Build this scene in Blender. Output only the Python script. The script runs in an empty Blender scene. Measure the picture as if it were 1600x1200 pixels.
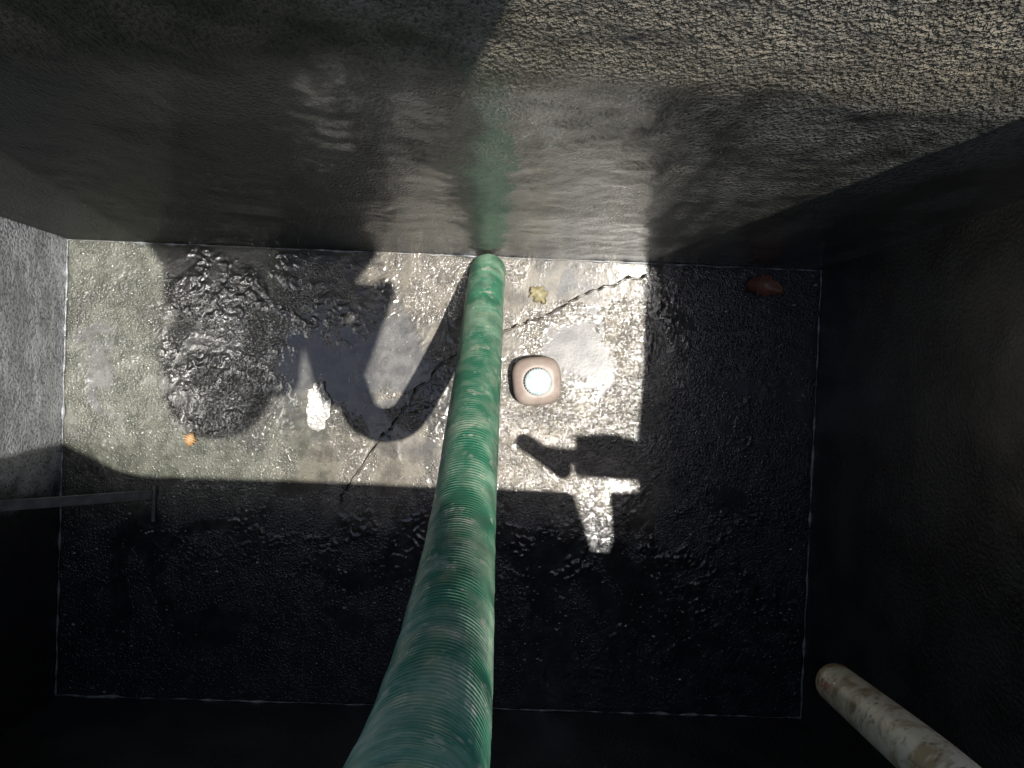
import bpy, bmesh, math, random, time
import numpy as np
from mathutils import Vector, Matrix, noise as mn
random.seed(4)
S=bpy.context.scene
X0,X1,Y0,Y1=-1.004,0.7466,-0.8018,0.259
ZT=1.6   # top of the roof slab / ground level
SUN=Vector((.20,-.08,1)).normalized()

# ---------------------------------------------------------------- numpy noise
_r=np.random.RandomState(7);PERM=_r.permutation(512).astype(np.int64)
GA=_r.rand(512)*2*np.pi
def pn(x,y,seed=0):
    xi=np.floor(x).astype(np.int64);yi=np.floor(y).astype(np.int64);fx=x-xi;fy=y-yi
    def g(i,j,dx,dy):
        a=GA[PERM[(PERM[(i+seed*17)&511]+j)&511]];return np.cos(a)*dx+np.sin(a)*dy
    u=fx*fx*fx*(fx*(fx*6-15)+10);v=fy*fy*fy*(fy*(fy*6-15)+10)
    a=g(xi,yi,fx,fy);b=g(xi+1,yi,fx-1,fy);c=g(xi,yi+1,fx,fy-1);d=g(xi+1,yi+1,fx-1,fy-1)
    return (a+(b-a)*u)*(1-v)+(c+(d-c)*u)*v
def fb(x,y,sc,oc=4,seed=0,rough=.55,warp=0.):
    if warp:
        wx=fb(x,y,sc*.8,2,seed+31);wy=fb(x,y,sc*.8,2,seed+47)
        x=x+(wx-.5)*warp/sc*4;y=y+(wy-.5)*warp/sc*4
    s=0;a=1;n=0
    for k in range(oc):
        s=s+a*pn(x*sc*2**k+k*13.7,y*sc*2**k+k*5.1,seed+k);n+=a;a*=rough
    return .5+.75*s/n*1.15
def ss(v,a,b):
    t=np.clip((v-a)/(b-a),0,1);return t*t*(3-2*t)
def lerp(a,b,t): 
    t=np.asarray(t)[...,None];return np.asarray(a)*(1-t)+np.asarray(b)*t

# ---------------------------------------------------------------- node helper
class N:
    def __init__(s,name):
        m=bpy.data.materials.new(name);m.use_nodes=True;s.m=m;s.t=m.node_tree
        s.b=s.t.nodes['Principled BSDF'];s.out=s.t.nodes['Material Output']
    def n(s,typ,ins=None,**kw):
        nd=s.t.nodes.new(typ)
        for k,v in kw.items(): setattr(nd,k,v)
        for k,v in (ins or {}).items(): s.set(nd.inputs[k],v)
        return nd
    def set(s,inp,v):
        if hasattr(v,'is_linked') or hasattr(v,'links'): s.t.links.new(v,inp)
        else: inp.default_value=v
    def pos(s): return s.n('ShaderNodeNewGeometry').outputs['Position']
    def attr(s,nm,out='Fac'): return s.n('ShaderNodeAttribute',attribute_name=nm).outputs[out]
    def noise(s,sc,det=2,rough=.55,dist=0,vec=None):
        return s.n('ShaderNodeTexNoise',{'Vector':vec or s.pos(),'Scale':sc,'Detail':det,'Roughness':rough,'Distortion':dist}).outputs[0]
    def vor(s,sc,vec=None,feature='F1'):
        return s.n('ShaderNodeTexVoronoi',{'Vector':vec or s.pos(),'Scale':sc},feature=feature).outputs['Distance']
    def ramp(s,v,a,b,lo=0.,hi=1.):
        return s.n('ShaderNodeMapRange',{0:v,1:a,2:b,3:lo,4:hi}).outputs[0]
    def mt(s,op,a,b=0.,c=0.):
        nd=s.n('ShaderNodeMath',operation=op);s.set(nd.inputs[0],a);s.set(nd.inputs[1],b);s.set(nd.inputs[2],c);return nd.outputs[0]
    def mix(s,f,a,b):
        nd=s.n('ShaderNodeMix',data_type='RGBA');s.set(nd.inputs[0],f);s.set(nd.inputs[6],a);s.set(nd.inputs[7],b);return nd.outputs[2]
    def bump(s,h,strength=1.,dist=.01,norm=None):
        nd=s.n('ShaderNodeBump',{'Height':h,'Strength':strength,'Distance':dist})
        if norm: s.set(nd.inputs['Normal'],norm)
        return nd.outputs[0]
    def p(s,**kw):
        for k,v in kw.items():
            s.set(s.b.inputs[k.replace('_',' ')],v)
        return s.m
def C(r,g,b): return (r,g,b,1)

# ---------------------------------------------------------------- materials
def wall_mat(name,dist,st,sc,zs=1.,rw=.25):
    k=N(name)
    col=k.attr('col','Color');wet=k.attr('wet')
    vec=k.n('ShaderNodeMapping',{'Vector':k.pos(),'Scale':(1,1,zs)}).outputs[0]
    f=k.noise(sc,2,.55,vec=vec)
    col=k.mix(k.ramp(f,.48,.36,0,.6),col,C(.04,.037,.03))
    return k.p(Base_Color=col,Roughness=k.ramp(wet,0,1,.72,rw),Normal=k.bump(f,st,dist),Specular_IOR_Level=k.ramp(wet,0,1,.3,.6),
       Coat_Weight=k.ramp(wet,.1,1,0,.75),Coat_Roughness=.20,Coat_IOR=1.5)
M_far=wall_mat('far_wall_plaster',.015,1.,235,.62);M_wall=wall_mat('black_coated_wall',.005,.8,150)

def floor_mat():
    k=N('wet_silty_floor')
    col=k.attr('col','Color');pud=k.attr('pud');lit_silt=k.attr('lit_silt')
    v=k.vor(150);f=k.noise(260,1)
    sp=k.mt('MULTIPLY',k.ramp(v,.2,.08),lit_silt)
    sp=k.mt('MULTIPLY',sp,k.ramp(pud,0,.6,1,0))
    col=k.mix(k.ramp(f,.5,.75,0,.5),col,C(.02,.019,.017))
    col=k.mix(sp,col,C(.55,.53,.48))  # pale grit specks painted in as sparkles on the sunlit floor
    h=k.mt('ADD',k.mt('MULTIPLY',k.ramp(v,.45,.05),.9),k.mt('MULTIPLY',f,.9))
    st=k.ramp(pud,0,1,.9,.05)
    n=k.bump(h,st,.0018)
    return k.p(Base_Color=col,Roughness=k.ramp(pud,0,1,.5,.3),IOR=1.4,Normal=n,Coat_Weight=1.,
        Coat_Roughness=k.ramp(pud,0,1,.075,.02),Coat_IOR=1.6,Coat_Normal=n)
M_floor=floor_mat()

def simple(name,c1,c2,sc=20,rough=.5,bd=.002,bs=80,**kw):
    k=N(name);col=k.mix(k.ramp(k.noise(sc,3,.6,.3),.35,.65),C(*c1),C(*c2))
    return k.p(Base_Color=col,Roughness=rough,Normal=k.bump(k.noise(bs,2),.6,bd),**kw)
M_conc=simple('concrete',(.22,.21,.19),(.36,.34,.31),9,.85,.004,60)
M_ground=simple('dry_earth',(.16,.13,.09),(.28,.23,.16),3,.95,.02,14)
M_bead=simple('glint_bead',(.10,.11,.12),(.55,.57,.6),35,.2,.002,160)  # pale bead stands in for the waterline glint along the joints
M_crack=simple('crack_dirt',(.012,.011,.010),(.03,.027,.022),60,.5)
M_crackl=simple('crack_lip',(.12,.11,.10),(.34,.32,.28),60,.25,.003,200)
M_sparkle=simple('sparkle_flakes',(.30,.30,.29),(.75,.75,.72),90,.15,.001,300)
M_steel=simple('painted_steel',(.13,.13,.135),(.25,.255,.26),30,.3)
M_leafb=simple('dead_leaf',(.26,.10,.06),(.36,.17,.12),40,.3)
M_leafy=simple('yellow_leaf',(.26,.23,.12),(.42,.37,.22),60,.5)
M_leafo=simple('orange_leaf',(.42,.24,.11),(.55,.38,.20),80,.5)
M_glare=simple('glare_film',(.80,.78,.73),(.88,.87,.84),20,.34,.004,90,Metallic=.5)
M_body=simple('pinkish_plastic',(.36,.28,.24),(.48,.40,.35),25,.42,.0006,120)
M_cap=simple('white_cap',(.50,.64,.66),(.80,.86,.86),90,.3,.0012,120)
M_skin=simple('skin',(.42,.24,.16),(.48,.29,.2),30,.5)
M_shirt=simple('shirt',(.05,.06,.09),(.08,.09,.13),30,.9)
M_trou=simple('trousers',(.03,.03,.035),(.05,.05,.055),30,.9)
M_hair=simple('hair',(.01,.008,.006),(.02,.015,.01),80,.6)
M_hat=simple('cloth_hat',(.12,.10,.07),(.16,.14,.1),80,.9)
M_phone=simple('phone_shell',(.02,.02,.022),(.03,.03,.03),30,.3)

def pvc_mat():
    k=N('old_pvc');b=k.noise(34,4,.65,.5)
    col=k.mix(k.ramp(b,.47,.62),C(.90,.78,.58),C(.48,.33,.18))
    col=k.mix(k.ramp(k.noise(150,2),.58,.70,0,.7),col,C(.20,.13,.08))
    return k.p(Base_Color=col,Roughness=.3,Normal=k.bump(b,.3,.002))
M_pvc=pvc_mat()
M_red=simple('red_print',(.50,.10,.07),(.62,.22,.17),300,.5)

def hose_mat():
    k=N('green_ribbed_hose')
    P=k.pos();rib=k.attr('rib')
    dirt=k.noise(15,4,.65,.5);d2=k.noise(95,3,.7,.3)
    col=k.mix(k.ramp(dirt,.3,.7),C(.008,.21,.115),C(.018,.28,.165))
    dust=k.mt('MULTIPLY',k.ramp(dirt,.42,.60,.08,.75),k.ramp(d2,.34,.60,.45,1.))
    dust=k.mt('ADD',dust,k.ramp(rib,.2,.95,-.12,.38))
    col=k.mix(k.mt('MULTIPLY',dust,.85),col,C(.46,.58,.43))
    col=k.mix(k.ramp(k.noise(34,4,.75,vec=k.n('ShaderNodeMapping',{'Vector':P,'Location':(5,5,5)}).outputs[0]),.57,.66,0,.75),col,C(.62,.63,.52))
    return k.p(Base_Color=col,Roughness=.3)
M_hose=hose_mat()

# ---------------------------------------------------------------- mesh helpers
def obj(name,verts,faces,mat=None,smooth=False,parent=None):
    me=bpy.data.meshes.new(name);me.from_pydata([tuple(v) for v in verts],[],faces);me.update()
    o=bpy.data.objects.new(name,me);S.collection.objects.link(o)
    if mat: me.materials.append(mat)
    if smooth: me.polygons.foreach_set('use_smooth',np.ones(len(me.polygons),dtype=bool))
    if parent: o.parent=parent
    return o
def npgrid(name,V,attrs,mat,parent):
    nv,nu=V.shape[:2]
    idx=np.arange(nv*nu).reshape(nv,nu)
    F=np.stack([idx[:-1,:-1],idx[:-1,1:],idx[1:,1:],idx[1:,:-1]],-1).reshape(-1,4)
    me=bpy.data.meshes.new(name)
    me.vertices.add(nv*nu);me.vertices.foreach_set('co',V.reshape(-1).astype(np.float32))
    me.loops.add(F.size);me.loops.foreach_set('vertex_index',F.reshape(-1).astype(np.int32))
    me.polygons.add(len(F));me.polygons.foreach_set('loop_start',np.arange(0,F.size,4,dtype=np.int32))
    me.polygons.foreach_set('use_smooth',np.ones(len(F),dtype=bool))
    me.update(calc_edges=True)
    for k,a in attrs.items():
        if a.ndim==3:
            at=me.attributes.new(k,'FLOAT_COLOR','POINT')
            d=np.ones((nv*nu,4),np.float32);d[:,:3]=a.reshape(-1,3);at.data.foreach_set('color',d.reshape(-1))
        else:
            at=me.attributes.new(k,'FLOAT','POINT');at.data.foreach_set('value',a.reshape(-1).astype(np.float32))
    o=bpy.data.objects.new(name,me);S.collection.objects.link(o);me.materials.append(mat);o.parent=parent
    return o
def empty(name,loc=(0,0,0)):
    e=bpy.data.objects.new(name,None);S.collection.objects.link(e);e.empty_display_size=.05;return e
def prism(name,pts,z0,z1,mat,parent=None,bev=0):
    bm=bmesh.new();a=[bm.verts.new((p[0],p[1],z0)) for p in pts];f=bm.faces.new(a)
    r=bmesh.ops.extrude_face_region(bm,geom=[f])
    for v in r['geom']:
        if isinstance(v,bmesh.types.BMVert): v.co.z=z1
    bmesh.ops.recalc_face_normals(bm,faces=bm.faces)
    if bev: bmesh.ops.bevel(bm,geom=bm.edges[:],offset=bev,segments=3,affect='EDGES',profile=.5)
    me=bpy.data.meshes.new(name);bm.to_mesh(me);bm.free();me.materials.append(mat)
    o=bpy.data.objects.new(name,me);S.collection.objects.link(o)
    if parent:o.parent=parent
    return o
def cat(pts,n):
    P=[Vector(p) for p in pts];P=[P[0]*2-P[1]]+P+[P[-1]*2-P[-2]];out=[]
    for i in range(1,len(P)-2):
        for j in range(n):
            t=j/n;a,b,c,d=P[i-1:i+3]
            out.append(.5*((2*b)+(c-a)*t+(2*a-5*b+4*c-d)*t*t+(3*b-a-3*c+d)*t**3))
    out.append(P[-2]);return out
def tube(name,path,rad,mat,seg=32,parent=None,cap=True,rib=None,ribamp=.0009):
    vs=[];fs=[];n=len(path);up=Vector((1,0,0));acc=[0];ra=[]
    for i in range(1,n): acc.append(acc[-1]+(path[i]-path[i-1]).length)
    for i,p in enumerate(path):
        t=(path[min(i+1,n-1)]-path[max(i-1,0)]).normalized()
        if abs(t.dot(up))>.95: up=Vector((0,0,1))
        b=t.cross(up).normalized();a=b.cross(t).normalized()
        r=rad(acc[i],i) if callable(rad) else rad
        for s in range(seg):
            an=2*math.pi*s/seg;q=0
            if rib: q=rib(acc[i],an);ra.append(q*.5+.5)
            vs.append(p+(a*math.cos(an)+b*math.sin(an))*(r+q*ribamp))
    for i in range(n-1):
        for s in range(seg):
            fs.append((i*seg+s,i*seg+(s+1)%seg,(i+1)*seg+(s+1)%seg,(i+1)*seg+s))
    if cap: fs+= [tuple(range(seg))[::-1],tuple((n-1)*seg+s for s in range(seg))]
    o=obj(name,vs,fs,mat,True,parent)
    if rib:
        at=o.data.attributes.new('rib','FLOAT','POINT');at.data.foreach_set('value',np.array(ra,np.float32))
    return o

# ---------------------------------------------------------------- tank
tank=empty('water_tank')
ZW=1.499
nx,ny=620,376
x,y=np.meshgrid(np.linspace(X0,X1,nx),np.linspace(Y0,Y1,ny))
def gauss(cx,cy,rx,ry): return np.exp(-(((x-cx)/rx)**2+((y-cy)/ry)**2))
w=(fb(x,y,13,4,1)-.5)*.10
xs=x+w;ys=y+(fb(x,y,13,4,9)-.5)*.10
lit_silt=(1-ss(xs,.33,.44))*ss(ys,-.42,-.28)  # pale silt kept to the sun patch; shade beyond it painted dark
b=fb(x,y,22,5,3,.65);g=fb(x,y,5,5,5,.6,.5)
olive=lerp((.085,.092,.070),(.17,.175,.14),ss(b,.35,.65))
beige=lerp((.14,.125,.10),(.28,.25,.205),ss(b,.35,.65))
col=lerp(olive,beige,ss(xs,-.65,-.2))
col=lerp(col,(.045,.043,.038),.6*ss(g,.52,.66))
pn1=(fb(x,y,9,5,15,.6,.4)-.5)
pudc=np.clip(1.3*gauss(.20,.04,.085,.08)+1.2*gauss(-.235,.02,.08,.09)+1.2*gauss(-.40,-.01,.10,.10)+.9*gauss(-.93,-.03,.06,.14)+.8*gauss(.2,.2,.12,.04),0,1.4)
pudc=ss(pudc+pn1*1.8,.42,.74)
col=lerp(col,lerp((.10,.103,.107),(.17,.172,.178),ss(b,.35,.65)),pudc*.65)  # sky reflection in the puddles tinted into the floor colour
shade_paint=lerp((.015,.017,.022),(.038,.042,.050),ss(b,.4,.7))
col=lerp(shade_paint,col,lit_silt)
pud=np.maximum(pudc,ss(fb(x,y,3.6,4,12,.55,.4),.50,.62)*(1-np.clip(1.3*gauss(.33,-.10,.15,.14),0,1)))
reg=np.clip(1.2*gauss(-.62,.13,.26,.15)+gauss(-.33,.08,.22,.17)+gauss(-.68,-.02,.12,.16)+gauss(-.14,-.1,.08,.12)+gauss(.37,.05,.06,.22)+1.2*gauss(.40,-.54,.34,.2)+.7*gauss(-.4,-.40,.5,.10)+.8*gauss(-.93,-.24,.1,.05)+.5*gauss(.6,-.1,.1,.3),0,1)
reg=np.clip(reg*1.0+.14,0,1)*ss(fb(x,y,8,4,21,.6,.3),.40,.62)*(1-.8*pudc)
l1=ss(fb(x,y,40,3,25,.55,.5),.48,.66);l2=fb(x,y,100,2,29)
lowz=1+.4*(y<-.3)
hgt=reg*(l1*.0014+l2*.0012)*lowz+.0006*fb(x,y,9,3,33)+.0004*fb(x,y,110,2,35)*(1-pud)
pud=np.clip(pud*(1-reg)+reg*.9,0,1)
dk=reg*.7*(1-l1*.5)*np.clip(gauss(-.55,.08,.4,.26)+gauss(-.14,-.1,.1,.14)+(x>.3)*.8,0,1)
col=lerp(col,(.02,.02,.02),dk)
edge=np.minimum.reduce([x-X0,X1-x,y-Y0,Y1-y]);hgt=hgt*ss(edge,0,.015)
npgrid('tank_floor',np.stack([x,y,hgt],-1),dict(col=col,pud=pud,lit_silt=lit_silt),M_floor,tank)
HG=hgt
def hz(px,py):
    i=int((px-X0)/(X1-X0)*(nx-1));j=int((py-Y0)/(Y1-Y0)*(ny-1));return float(HG[max(0,min(ny-1,j)),max(0,min(nx-1,i))])
rs=np.random.RandomState(3);gv=[];gf=[]
cand=rs.rand(7000,2)*[X1-X0-.02,Y1-Y0-.02]+[X0+.01,Y0+.01]
den=fb(cand[:,0],cand[:,1],6,3,71,.6)
for (px,py),dn in zip(cand,den):
    if rs.rand()>max(0,(dn-.42)*3.2): continue
    s=rs.choice([.0006,.0008,.0011,.0016,.0026],p=[.33,.3,.2,.12,.05]);z=hz(px,py);k=len(gv);a0=rs.rand()*6.28
    for q_ in range(5):
        a=a0+q_*1.257;r=s*(.6+.7*rs.rand());gv.append((px+r*math.cos(a)*(1.6),py+r*math.sin(a),z))
    gv.append((px,py,z+s*(.5+rs.rand()*.6)))
    gf+=[(k+i,k+(i+1)%5,k+5) for i in range(5)]
obj('floor_sparkles',gv,gf,M_sparkle,False)  # tiny pale flakes added as sparkle highlights

def wall(name,o,u,v,L,H,step,mat,amp,colf,lean=0,grain=None):
    nu=int(L/step);nv=int(H/step)
    a,h=np.meshgrid(np.linspace(0,L,nu),np.linspace(0,H,nv))
    o,u,v=np.array(o),np.array(u),np.array(v);n=np.cross(u,v)
    em=np.minimum.reduce([a,L-a,h,H-h])
    d=amp*(fb(a,h,3,4,41)-.5)*ss(em,0,.05)+lean*h
    if grain is not None: d=d+grain(a,h)*ss(em,0,.01)
    V=o+a[...,None]*u+h[...,None]*v+d[...,None]*n
    c,wet=colf(a,h,V);npgrid(name,V,dict(col=c,wet=wet),mat,tank)
def levf(X,h): return ss(h+(fb(X,h,3,4,57)-.5)*.12,.98,1.14)
def fargrain(a,h): return .0016*fb(a,h*.7,45,2,83)
def farcol(a,h,V):
    X=V[...,0];st=fb(X*2.2,h*.35,5,4,51);big=fb(X,h,2.3,5,53);mid=fb(X,h,10,5,55,.6)
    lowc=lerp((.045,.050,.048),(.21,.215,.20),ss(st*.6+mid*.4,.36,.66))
    lowc=lerp(lowc,(.024,.032,.026),.88*(1-ss(X,-.40,0.)))  # shadowed left part of the wall darkened in its colour
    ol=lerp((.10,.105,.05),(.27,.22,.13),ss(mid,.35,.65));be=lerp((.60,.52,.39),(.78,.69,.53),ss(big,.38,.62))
    up=lerp(ol,be,ss(X+(mid-.5)*.3,-.22,.12))  # shade painted in: dark on the shadowed left, pale beige on the sunlit right
    f=levf(X,h)
    f2=.3*ss(h,.70,.95)*ss(mid,.36,.6)
    refl=.75*np.exp(-((X-.20-(mid-.5)*.15)/.10)**2)*ss(st,.34,.6)  # pale column painted in for the reflection of the bright floor
    c=lerp(lowc,(.50,.49,.45),np.maximum(f2,refl)*ss(X,-.3,.1))
    return lerp(c,up,f),(1-f*.9)*(.25+.75*ss(X,-.5,-.05))
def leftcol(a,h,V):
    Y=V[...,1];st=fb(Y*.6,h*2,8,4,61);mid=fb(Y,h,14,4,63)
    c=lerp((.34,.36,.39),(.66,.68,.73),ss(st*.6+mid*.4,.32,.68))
    return lerp((.02,.021,.024),c,ss(Y+(mid-.5)*.1,-.36,-.24)),np.ones_like(h)  # sunlit part painted pale, part beyond the shadow edge near black
def leftgrain(a,h): return .0012*fb(a,h,90,2,91)+.0016*ss(fb(a,h,26,3,93,.5,.5),.45,.6)*ss(fb(a,h,6,2,95),.45,.6)
def blackcol(a,h,V):
    m=fb(a,h,9,5,65);return lerp((.016,.017,.019),(.044,.046,.049),ss(m,.35,.65)),.8*np.ones_like(h)
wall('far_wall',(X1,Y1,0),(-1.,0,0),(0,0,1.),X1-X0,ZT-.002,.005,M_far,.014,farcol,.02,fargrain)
wall('near_wall',(X0,Y0,0),(0+1.,0,0),(0,0,1.),X1-X0,ZW,.02,M_wall,-.006,blackcol)
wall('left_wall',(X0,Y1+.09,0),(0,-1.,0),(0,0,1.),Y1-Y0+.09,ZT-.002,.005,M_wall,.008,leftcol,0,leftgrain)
wall('right_wall',(X1,Y0,0),(0,1.,0),(0,0,1.),Y1-Y0+.09,ZW,.012,M_wall,.008,blackcol)
def bead(name,a,b,r,seed):
    a,b=Vector(a),Vector(b);n=int((b-a).length/.006);path=[a+(b-a)*(i/n) for i in range(n+1)]
    for i,p in enumerate(path):
        p+=Vector((mn.noise(Vector((i*.11,seed,0))),mn.noise(Vector((i*.11,seed,5))),0))*.0022
    def rad(s,i): return r*max(.1,.45+1.5*mn.noise(Vector((i*.16,seed,2)))+.8*mn.noise(Vector((i*.035,seed,9))))
    tube(name,path,rad,M_bead,8,tank)
e=.0025
bead('joint_far',(X0+e,Y1-e,.003),(X1-e,Y1-e,.003),.0024,1)
bead('joint_left',(X0+e,Y0+e,.003),(X0+e,Y1-e,.003),.0040,2)
bead('joint_near',(X0+e,Y0+e,.003),(X1-e,Y0+e,.003),.0034,3)
bead('joint_right',(X1-e,Y0+e,.003),(X1-e,Y1-e,.003),.0038,4)
slab=[(X0-.15,Y0-.15),(X1+.15,Y0-.15),(X1+.15,Y1+.2),(.70,Y1+.2),(.654,Y1),(.652,.05),(.656,-.12),(.650,-.275),
      (.655,-.406),(.588,-.407),(.594,-.46),(.600,-.515),(.592,-.548),(.535,-.546),(.52,-.50),(.486,-.409),
      (.2,-.409),(-.1,-.407),(-.35,-.408),(-.50,-.409),(-.56,-.395),(-.64,-.36),(-.70,-.333),(X0-.15,-.31)]  # notch and chamfer in the unseen edge shaped to trim the sun patch
prism('roof_slab',slab,1.5,ZT,M_conc,tank)
B=400
g=empty('ground')
def q(n,a,b,c,d): obj(n,[(a,b,ZT-.02),(c,b,ZT-.02),(c,d,ZT-.02),(a,d,ZT-.02)],[(0,1,2,3)],M_ground,False,g)
q('ground_near',-B,-B,B,Y0-.1);q('ground_far',-B,Y1+.1,B,B)
q('ground_left',-B,Y0-.1,X0-.01,Y1+.1);q('ground_right',X1+.1,Y0-.1,B,Y1+.1)
prism('far_kerb',[(X0-.15,Y1+.035),(.699,Y1+.035),(.699,Y1+.22),(X0-.15,Y1+.22)],1.5,ZT+.003,M_conc,tank)

# ---------------------------------------------------------------- hose
ctrl=[(-.034,.222,.028),(-.036,.15,.17),(-.036,.028,.39),(-.037,-.105,.66),(-.037,-.195,.88),(-.036,-.232,1.12),(-.036,-.238,1.28),(-.037,-.225,1.42),
      (-.03,-.16,1.62),(-.04,-.02,1.98),(-.10,.2,2.15),(-.22,.5,2.1),(-.4,.85,1.85),(-.6,1.2,1.68),(-.9,1.8,1.645)]
rough=cat(ctrl,260);path=[rough[0]]
for p in rough[1:]:
    if (p-path[-1]).length>=.00125 and (p.z<1.5 or (p-path[-1]).length>.01): path.append(p)
hose=tube('green_hose',path,.0398,M_hose,40,None,False,lambda s,an:math.sin(2*math.pi*s/.0070+an+ .6*mn.noise(Vector((s*12,an,0))))*(.70+1.1*mn.noise(Vector((s*25,an*1.5,7)))))
md=hose.modifiers.new('wall','SOLIDIFY');md.thickness=.004;md.offset=-1

# ---------------------------------------------------------------- crack
cp=[(.335,.233),(.25,.205),(.173,.171),(.10,.125),(.027,.098),(-.05,.05),(-.12,.017),(-.192,-.06),(-.235,-.13),(-.277,-.183),(-.348,-.297),(-.36,-.33)]
cc=cat([(a,b,.004) for a,b in cp],40)
crack=empty('floor_crack')
def ribbon(nm,off,w,mat,z,sd):
    vs=[];fs=[]
    for i,p in enumerate(cc):
        t=(cc[min(i+1,len(cc)-1)]-cc[max(i-1,0)]).normalized();n=Vector((-t.y,t.x,0))
        j=mn.noise(Vector((i*.07,1,0)))*.010+mn.noise(Vector((i*.31,3,0)))*.003
        ww=w*max(.1,.6+1.7*mn.noise(Vector((i*.13,sd,0))));c=p+n*(j+off)
        vs+=[(c+n*ww)[:2]+(z-.003,),(c)[:2]+(z+ww*.4,),(c-n*ww)[:2]+(z-.003,)]
    for i in range(len(cc)-1):
        a=i*3;fs+=[(a,a+1,a+4,a+3),(a+1,a+2,a+5,a+4)]
    obj(nm,vs,fs,mat,False,crack)
ribbon('gap',0,.0026,M_crack,.0032,1)
ribbon('raised_lip',.0042,.0024,M_crackl,.0030,7)

# ---------------------------------------------------------------- bottle standing in the water
bt=empty('plastic_bottle')
def sq(r,z,n=48,ex=3.2,rot=.12):
    o=[]
    for i in range(n):
        a=2*math.pi*i/n;c,s=math.cos(a),math.sin(a);k=(abs(c)**ex+abs(s)**ex)**(-1/ex)*r
        x,y=c*k,s*k;o.append(Vector((x*math.cos(rot)-y*math.sin(rot),x*math.sin(rot)+y*math.cos(rot),z)))
    return o
def loft(name,rings,mat,parent,loc,cap=True):
    n=len(rings[0]);vs=[v+Vector(loc) for r in rings for v in r];fs=[]
    for j in range(len(rings)-1):
        for i in range(n): fs.append((j*n+i,j*n+(i+1)%n,(j+1)*n+(i+1)%n,(j+1)*n+i))
    if cap: fs.append(tuple((len(rings)-1)*n+i for i in range(n)));fs.append(tuple(range(n))[::-1])
    return obj(name,vs,fs,mat,True,parent)
BL=(.087,-.026,.001)
loft('bottle_body',[sq(.050,0),sq(.054,.004),sq(.055,.03),sq(.055,.052),sq(.053,.060),sq(.048,.066,ex=2.9),sq(.040,.069,ex=2.5),sq(.034,.0705,ex=2.1),sq(.032,.070,ex=2)],M_body,bt,BL)
rings=[]
for r,z in [(.030,.068),(.0305,.080),(.030,.085),(.027,.0875),(.020,.089),(.01,.0898),(.002,.09)]:
    o=[]
    for i in range(144):
        a=2*math.pi*i/144;rr=r*(1+(.035*math.cos(a*30) if z<.086 else 0));o.append(Vector((rr*math.cos(a)+.0,rr*math.sin(a),z)))
    rings.append(o)
loft('bottle_cap',rings,M_cap,bt,(BL[0]+.001,BL[1]-.001,BL[2]))

# ---------------------------------------------------------------- leaves and added glare patch
def leaf(name,loc,L,Wd,rot,mat,curl,jag=0.):
    vs=[];fs=[];n=22;m=8
    for i in range(n+1):
        t=i/n;w=Wd*.5*math.sin(math.pi*t**.85)**.8*(1+jag*mn.noise(Vector((i*.9,loc[0]*9,0))))
        for j in range(m+1):
            s=j/m*2-1;x=(t-.5)*L;y=s*w+.12*L*math.sin(t*2.6)
            z=curl*(s*s*.6+(t-.5)**2*2.2)+.15*curl*mn.noise(Vector((x*90,y*90,1)))+.005
            c,sn=math.cos(rot),math.sin(rot)
            vs.append((loc[0]+x*c-y*sn,loc[1]+x*sn+y*c,max(.0036,z)))
    for i in range(n):
        for j in range(m):
            a=i*(m+1)+j;fs.append((a,a+m+1,a+m+2,a+1))
    return obj(name,vs,fs,mat,True)
leaf('brown_leaf',(.605,.205,0),.088,.05,-.25,M_leafb,.022,.5)
leaf('yellow_leaf',(.083,.170,0),.05,.032,-.9,M_leafy,.012,1.2)
leaf('orange_leaf',(-.703,-.192,0),.034,.024,1.2,M_leafo,.008,1.6)
def glare():  # tilted shiny sheet added to make the bright glare spot
    vs=[];fs=[];n=30
    for j in range(n+1):
        for i in range(n+1):
            u=i/n*2-1;v=j/n*2-1
            dx=u*math.sqrt(1-v*v/2);dy=v*math.sqrt(1-u*u/2);an=math.atan2(dy,dx)
            k=1+.35*mn.noise(Vector((math.cos(an)*2.2,math.sin(an)*2.2,3)))
            x=dx*k*.026;y=dy*k*.056;rr=math.hypot(dx,dy)
            z=.0125-.21*x+(.0015+.004*rr)*mn.noise(Vector((x*80,y*80,0)))+.0018*rr*mn.noise(Vector((x*200,y*200,4)))
            vs.append((-.414+x,-.106+y,max(z,.0045)))
    for j in range(n):
        for i in range(n):
            a=j*(n+1)+i;fs.append((a,a+1,a+n+2,a+n+1))
    obj('glare_patch',vs,fs,M_glare,False)
glare()

# ---------------------------------------------------------------- steel bracket at left wall
br=empty('steel_bracket')
def bar(name,a,b,w,h,mat,parent,side=(0,1,0)):
    a,b=Vector(a),Vector(b);t=(b-a).normalized();s=Vector(side);s=(s-t*s.dot(t)).normalized();u=t.cross(s)
    vs=[]
    for p in (a,b):
        for i,j in ((-1,-1),(1,-1),(1,1),(-1,1)): vs.append(p+s*w*.5*i+u*h*.5*j)
    o=obj(name,vs,[(0,1,2,3)[::-1],(4,5,6,7),(0,1,5,4),(1,2,6,5),(2,3,7,6),(3,0,4,7)],mat,False,parent)
    m=o.modifiers.new('b','BEVEL');m.width=.0015;m.segments=2
    return o
bar('arm',(-.79,-.322,.012),(-.999,-.315,.245),.022,.006,M_steel,br)
bar('foot',(-.786,-.30,.006),(-.786,-.385,.006),.008,.008,M_steel,br,(1,0,0))

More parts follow.
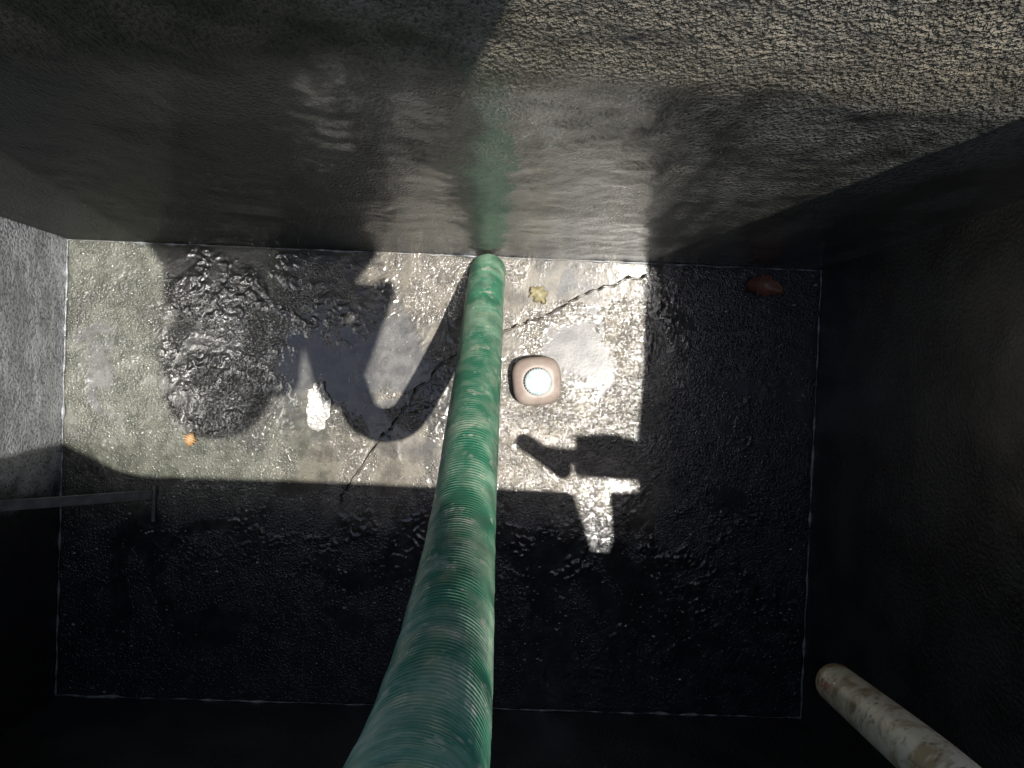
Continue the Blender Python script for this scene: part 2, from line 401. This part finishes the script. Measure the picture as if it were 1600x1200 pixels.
# ---------------------------------------------------------------- pvc pipe with added shadow block
pv=empty('pvc_pipe')
pp=[Vector((.362,-.314,1.01)),Vector((.326,-.276,1.24))]
full=cat([pp[0],pp[1],(.335,-.28,1.34),(.40,-.31,1.44),(.47,-.325,1.55),(.53,-.33,1.655)],14)
o=tube('pipe',full,.0202,M_pvc,40,pv,False);m=o.modifiers.new('s','SOLIDIFY');m.thickness=.003;m.offset=-1
d=(pp[1]-pp[0]).normalized()
prism('shadow_block',[(.52,-.378),(.66,-.382),(.665,-.29),(.60,-.275),(.52,-.285)],1.62,1.69,M_pvc,pv,.006)  # unseen block added to cast the boxy shadow on the floor
def txt(body,along,ang,size):
    cu=bpy.data.curves.new('print','FONT');cu.body=body;cu.size=size;cu.extrude=.0002
    o=bpy.data.objects.new('red_print',cu);S.collection.objects.link(o);bpy.context.view_layer.update()
    dg=bpy.context.evaluated_depsgraph_get();me=bpy.data.meshes.new_from_object(o.evaluated_get(dg));bpy.data.objects.remove(o)
    bm=bmesh.new();bm.from_mesh(me)
    bmesh.ops.subdivide_edges(bm,edges=[e for e in bm.edges if e.calc_length()>.003],cuts=3)
    side=d.cross(Vector((0,0,1))).normalized();up=side.cross(d).normalized();R=.0206
    for v in bm.verts:
        th=ang+v.co.y/R;rr=R+v.co.z
        v.co=pp[0]+d*(along+v.co.x)+(side*math.cos(th)+up*math.sin(th))*rr
    bm.to_mesh(me);bm.free();me.materials.clear();me.materials.append(M_red)
    o=bpy.data.objects.new('red_print',me);S.collection.objects.link(o);o.parent=pv
txt('IS 4985  40 MM',.02,-2.35,.012)

# ---------------------------------------------------------------- photographer leaning over the hatch
def figure():
    b0=bmesh.new();bmesh.ops.create_icosphere(b0,subdivisions=2,radius=1)
    sv=np.array([v.co[:] for v in b0.verts]);sf=np.array([[v.index for v in f.verts] for f in b0.faces]);b0.free()
    AV=[];AF=[];cnt=[0]
    def cap(a,b,ra,rb,sq=(1,1,1)):
        a,b=np.array(a,float),np.array(b,float);n=max(2,int(np.linalg.norm(b-a)/(.35*min(ra,rb)))+1)
        for i in range(n+1):
            t=i/n;AV.append(sv*(ra+(rb-ra)*t)*np.array(sq)+a*(1-t)+b*t);AF.append(sf+cnt[0]);cnt[0]+=len(sv)
    cap((-.10,.56,2.42),(-.07,.02,2.36),.15,.155,(1.15,1,.8))
    for x in (-.36,-.24): cap((x,.50,2.4),(x*.45-.07,-.02 if x>-.3 else .12,2.36),.12,.135,(1,1,.85))
    cap((.24,.48,2.4),(.05,.10,2.36),.12,.135,(1,1,.85));cap((.0,.50,2.4),(.02,.12,2.36),.13,.135,(1,1,.85))
    cap((-.21,-.06,2.34),(.03,-.06,2.34),.085,.085)
    cap((-.15,-.05,2.36),(-.18,-.15,2.32),.065,.06)
    HY=-.03
    cap((-.19,-.18+HY,2.28),(-.19,-.23+HY,2.20),.092,.075,(.9,1,1.1))
    cap((-.19,-.275+HY,2.20),(-.19,-.298+HY,2.185),.016,.012)
    for s in (-1,1): cap((-.19+s*.084,-.18+HY,2.25),(-.19+s*.088,-.19+HY,2.245),.022,.018)
    cap((-.19,-.17+HY,2.335),(-.19,-.175+HY,2.36),.10,.085,(1,1.1,.6))
    for i in range(90):
        a=2*math.pi*i/90
        cap((-.19,-.18+HY,2.315),(-.19+.13*math.cos(a),-.18+HY+.16*math.sin(a),2.30),.011,.009)
    for x in (-.24,-.02):
        cap((x,.57,2.38),(x,.50,2.02),.10,.065);cap((x,.50,2.02),(x,.62,1.68),.062,.042)
        cap((x,.62,1.655),(x,.49,1.64),.042,.036)
    cap((-.22,-.05,2.32),(-.10,-.20,2.06),.065,.055);cap((-.10,-.20,2.06),(-.10,.01,1.86),.052,.028)
    cap((.04,-.06,2.32),(.045,-.22,2.08),.065,.055);cap((.045,-.22,2.08),(.10,.02,1.87),.052,.028)
    for s,x in ((1,-.09),(-1,.09)):
        cap((x,.012,1.855),(x+s*.02,.0,1.835),.026,.024,(1,1.3,.7))
        for k in range(4):
            y=.032-k*.02;L=(.03,.038,.036,.028)[k]
            cap((x+s*.012,y,1.842),(x+s*(.012+L*.6),y,1.826),.008,.0075);cap((x+s*(.012+L*.6),y,1.826),(x+s*(.016+L),y,1.818),.0075,.0065)
        cap((x,-.02,1.85),(x+s*.03,-.032,1.84),.010,.008)
    me=bpy.data.meshes.new('photographer');me.from_pydata(np.concatenate(AV).tolist(),[],np.concatenate(AF).tolist());me.update()
    o=bpy.data.objects.new('photographer',me);S.collection.objects.link(o)
    m=o.modifiers.new('r','REMESH');m.mode='VOXEL';m.voxel_size=.008;m.use_smooth_shade=True
    m=o.modifiers.new('s','SMOOTH');m.factor=.6;m.iterations=3
    dg=bpy.context.evaluated_depsgraph_get();me2=bpy.data.meshes.new_from_object(o.evaluated_get(dg))
    o.modifiers.clear();o.data=me2
    for m in (M_shirt,M_skin,M_trou,M_hair,M_hat): me2.materials.append(m)
    for p in me2.polygons:
        c=p.center;i=0;p.use_smooth=True
        if c.z<1.70: i=3
        elif c.y>.42: i=2
        elif c.y<-.07 and c.z>2.285 and (c.x+.19)**2+(c.y+.21)**2<.027: i=4
        elif c.y<-.12 and c.z>2.14 and abs(c.x+.19)<.10 and c.y<-.1: i=3 if (c.z>2.24 and c.y>-.26) else 1
        elif c.z<2.0: i=1
        p.material_index=i
figure()
prism('phone',[(-.078,-.036),(.078,-.036),(.078,.040),(-.078,.040)],1.806,1.815,M_phone,None,.002)

# ---------------------------------------------------------------- camera, sun, sky
cam=bpy.data.cameras.new('camera');co=bpy.data.objects.new('camera',cam);S.collection.objects.link(co)
co.location=(0,0,1.8);co.rotation_euler=(-.0205,-.0167,.0382);cam.lens=36*1206.2/1600;cam.sensor_width=36;cam.clip_start=.004;cam.clip_end=2000
S.camera=co
sl=bpy.data.lights.new('sun','SUN');sl.energy=5;sl.angle=math.radians(.5);sl.color=(1,.96,.89)
so=bpy.data.objects.new('sun',sl);S.collection.objects.link(so);so.rotation_euler=SUN.to_track_quat('Z','Y').to_euler();so.location=(3,-1,12)
w=bpy.data.worlds.new('World');S.world=w;w.use_nodes=True;nt=w.node_tree
sk=nt.nodes.new('ShaderNodeTexSky');sk.sky_type='NISHITA';sk.sun_disc=False
sk.sun_elevation=math.asin(SUN.z);sk.sun_rotation=math.atan2(SUN.x,SUN.y)
bg=nt.nodes['Background'];nt.links.new(sk.outputs[0],bg.inputs[0]);bg.inputs[1].default_value=.14
S.view_settings.view_transform='Standard';S.view_settings.look='None';S.view_settings.exposure=0
